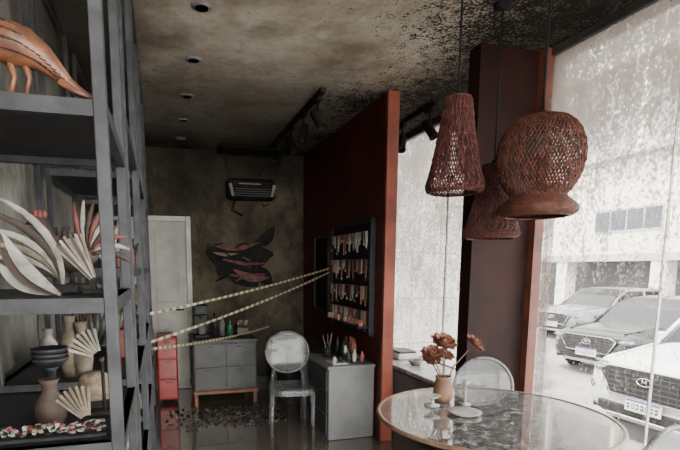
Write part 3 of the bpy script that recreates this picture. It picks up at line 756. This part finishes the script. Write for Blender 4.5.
def car(loc, ang, paint, L_=4.5, suv=True, name='car'):
    b = MB(); b.T = Matrix.Translation(loc) @ Matrix.Rotation(R(ang), 4, 'Z')
    m_tr = M('black_trim', (.015, .015, .015), None, 10, .5, spec=.3); m_gl = M('car_glass', (.02, .022, .025), (.015, .016, .018), 3, .12, spec=.3)
    m_lamp = M('headlamp', (.25, .26, .28), (.10, .11, .12), 20, .15, .3); m_ch = M('chrome', (.5, .5, .5), None, 10, .2, 1)
    k = 1.0 if suv else .88
    st = [(0.0, .42, .74*k, .62), (.03, .34, .84*k, .72), (.10, .28, .92*k, .81), (.25, .24, .975*k, .88), (.55, .22, 1.01*k, .915), (1.1, .22, 1.06*k, .92), (1.3, .22, 1.09*k, .92), (2.2, .22, 1.09*k, .925), (3.3, .22, 1.09*k, .92), (L_-.35, .24, 1.08*k, .89), (L_-.1, .30, 1.0*k, .83), (L_, .42, .85*k, .7)]
    seg = 32; V = []
    for x, zb, zt, hw in st:
        for j in range(seg):
            a = 2*math.pi*j/seg; ca, sa = math.cos(a), math.sin(a)
            y = hw*abs(ca)**.38*(1 if ca > 0 else -1); zz = (zb+zt)/2+(zt-zb)/2*abs(sa)**.42*(1 if sa > 0 else -1)
            if zz > (zb+zt)/2: y *= 1-.06*((zz-(zb+zt)/2)/((zt-zb)/2))
            V.append((x, y, zz))
    n = len(st)
    F = [(i*seg+j, (i+1)*seg+j, (i+1)*seg+(j+1) % seg, i*seg+(j+1) % seg) for i in range(n-1) for j in range(seg)]+[tuple(range(seg)), tuple((n-1)*seg+j for j in range(seg-1, -1, -1))]
    b.add(V, F, paint, True)
    rt = 1.64 if suv else 1.43; ws = 1.15
    gs = [(ws, 1.04*k, .80), (ws+.35, 1.0*k+.62*(rt-1.0*k), .74), (ws+.75, rt-.03, .66), (ws+1.3, rt, .66), (L_-1.1, rt-.03, .65), (L_-.55 if suv else L_-.8, rt-.25, .66), (L_-.2 if suv else L_-.45, 1.05*k, .72)]
    V = []; zb = 1.0*k
    for x, zt, hw in gs:
        V += [(x, -.84, zb), (x, -hw-.02, zt-.06), (x, -hw+.08, zt), (x, 0, zt+.015), (x, hw-.08, zt), (x, hw+.02, zt-.06), (x, .84, zb)]
    for i in range(len(gs)-1):
        for j in range(6):
            mt = paint if (j in (1, 2, 3, 4) and i in (2, 3)) else m_gl
            b.add([V[i*7+j], V[(i+1)*7+j], V[(i+1)*7+j+1], V[i*7+j+1]], [(0, 1, 2, 3)], mt, False)
    for s in (-1, 1):
        b.tube([(gs[0][0], s*.83, zb), (gs[1][0], s*.755, gs[1][1]-.05), (gs[2][0], s*.685, gs[2][1]-.05), (gs[4][0], s*.675, gs[4][1]-.05), (gs[5][0], s*.685, gs[5][1]-.05), (gs[6][0], s*.80, zb)], .03, paint, 8)
        xm = (gs[2][0]+gs[4][0])/2; b.tube([(xm, s*.845, zb), (xm, s*.69, rt-.06)], .03, paint if not suv else m_tr, 6)
        b.box((ws+.35, s*1.0, 1.08*k), (.12, .17, .11), paint, None, .03); b.box((ws+.35, s*.9, 1.04*k), (.05, .12, .03), m_tr)
        for x in (.85, L_-.85):
            b.lathe([(0, -.0), (.39, 0), (.40, .02), (0, .02)], (x, s*.915-.01, .36), m_tr, 28, axis=(0, s, 0))
            b.lathe([(.2, -.10), (.31, -.11), (.34, -.09), (.345, .0), (.34, .045), (.31, .06), (.23, .055), (.22, .03), (.05, .02), (0, .03)], (x, s*.90, .345), m_black, 28, axis=(0, s, 0))
            for q in range(5):
                a = R(72*q+10); b.box((x+math.cos(a)*.12, s*.955, .345+math.sin(a)*.12), (.22, .02, .045), m_ch, RY(-math.degrees(a)))
            b.lathe([(.215, .0), (.235, .0), (.235, .012), (.215, .012)], (x, s*.95, .345), m_ch, 28, axis=(0, s, 0))
        b.ell((.085, s*.67, .80*k), (.07, .13, .052), m_lamp, RZ(-s*25)); b.ell((.10, s*.72, .58*k), (.07, .10, .075), m_tr, RZ(-s*25)); b.ell((.055, s*.70, .58*k), (.05, .045, .045), m_lamp)
        b.box((.03, s*.62, .885*k), (.03, .26, .022), m_lamp, RZ(-s*22))
        b.box((L_-.04, s*.66, .85*k), (.05, .22, .14), m_redlac, RZ(s*20), .02)
        b.bx(.3, L_-.3, s*.90, s*.94, .22, .30, m_tr)
    hexp = [(-.02, -.56, .80*k), (-.02, -.42, .54*k), (-.02, .42, .54*k), (-.02, .56, .80*k), (-.02, .46, .87*k), (-.02, -.46, .87*k)]
    b.slab(hexp, (1, 0, 0), .05, m_tr)
    b.tube([Vector(p)+Vector((-.022, 0, 0)) for p in hexp+hexp[:1]], .010, m_ch, 6)
    for q in range(5): b.bx(-.055, -.04, -.45, .45, (.585+.055*q)*k, (.593+.055*q)*k, m_steel)
    for q in range(11): b.bx(-.052, -.04, -.45+q*.09-.004, -.45+q*.09+.004, .56*k, .855*k, m_steel)
    b.tube([Vector((-.06, .085*math.cos(2*math.pi*j/20), .745*k+.045*math.sin(2*math.pi*j/20))) for j in range(21)], .008, m_ch, 6)
    b.tube([(-.06, -.03, .715*k), (-.06, -.02, .775*k)], .007, m_ch, 6); b.tube([(-.06, .03, .715*k), (-.06, .02, .775*k)], .007, m_ch, 6); b.tube([(-.06, -.025, .745*k), (-.06, .025, .745*k)], .007, m_ch, 6)
    b.box((.06, 0, .37), (.16, 1.25, .16), m_tr, None, .04); b.box((.0, 0, .29), (.10, .9, .05), m_ch, None, .01)
    b.box((-.045, 0, .46), (.02, .42, .14), m_white, None, .004); b.box((-.056, 0, .517), (.004, .40, .022), M('plate_blue', (.03, .08, .35), None, 9, .4))
    for q in range(7): b.box((-.057, -.165+q*.055, .452), (.003, .030, .062), m_tr); b.box((-.059, -.165+q*.055, .452), (.003, .012, .022+.01*(q % 3)), m_white)
    for s in (-1, 1): b.tube([(.16, s*.55, .958*k), (.6, s*.60, 1.02*k), (1.0, s*.66, 1.06*k)], .012, paint, 6)
    b.finish(name)
m_wpaint = M('white_car_paint', (.58, .58, .58), (.53, .53, .53), 1, .25, coat=.4)
m_bpaint = M('black_car_paint', (.015, .016, .019), (.012, .013, .015), 1, .25, coat=.2, spec=.3)
m_spaint = M('silver_car_paint', (.16, .165, .17), (.13, .135, .14), 1, .3, .3, coat=.3)
car((5.15, 4.05, G), 1, m_wpaint, 4.4, True)
car((7.6, 7.2, G), 5, m_bpaint, 4.4, False)
car((10.6, 11.3, G), 4, m_spaint, 4.3, False)

# ------------------------------------------------------------ light
w = bpy.data.worlds.new('sky_world'); scene.world = w; w.use_nodes = True
nt = w.node_tree; bg = nt.nodes['Background']
sky = nt.nodes.new('ShaderNodeTexSky'); sky.sky_type = 'HOSEK_WILKIE'; sky.turbidity = 6; sky.ground_albedo = .5
sky.sun_direction = Vector((-.45, -.30, .84)).normalized()
mx = nt.nodes.new('ShaderNodeMix'); mx.data_type = 'RGBA'; mx.inputs[0].default_value = .8
nt.links.new(sky.outputs[0], mx.inputs[6]); mx.inputs[7].default_value = (1.0, .965, .92, 1)
nt.links.new(mx.outputs[2], bg.inputs[0]); bg.inputs[1].default_value = 18
sd = bpy.data.lights.new('sun', 'SUN'); sd.energy = 16; sd.angle = R(2); sd.color = (1, .94, .86)
so = bpy.data.objects.new('sun', sd); scene.collection.objects.link(so)
so.rotation_euler = Vector((.50, .25, -.84)).to_track_quat('-Z', 'Y').to_euler(); so.location = (-5, -5, 12)

# ------------------------------------------------------------ camera
cd = bpy.data.cameras.new('camera'); co = bpy.data.objects.new('camera', cd); scene.collection.objects.link(co)
co.location = (0, 0, 1.5); co.rotation_euler = (R(82), 0, R(-15.8))
cd.sensor_width = 36; cd.lens = 490/680*36; cd.shift_x = 40/680; cd.shift_y = 112/680; cd.clip_start = .05; cd.clip_end = 300
scene.camera = co
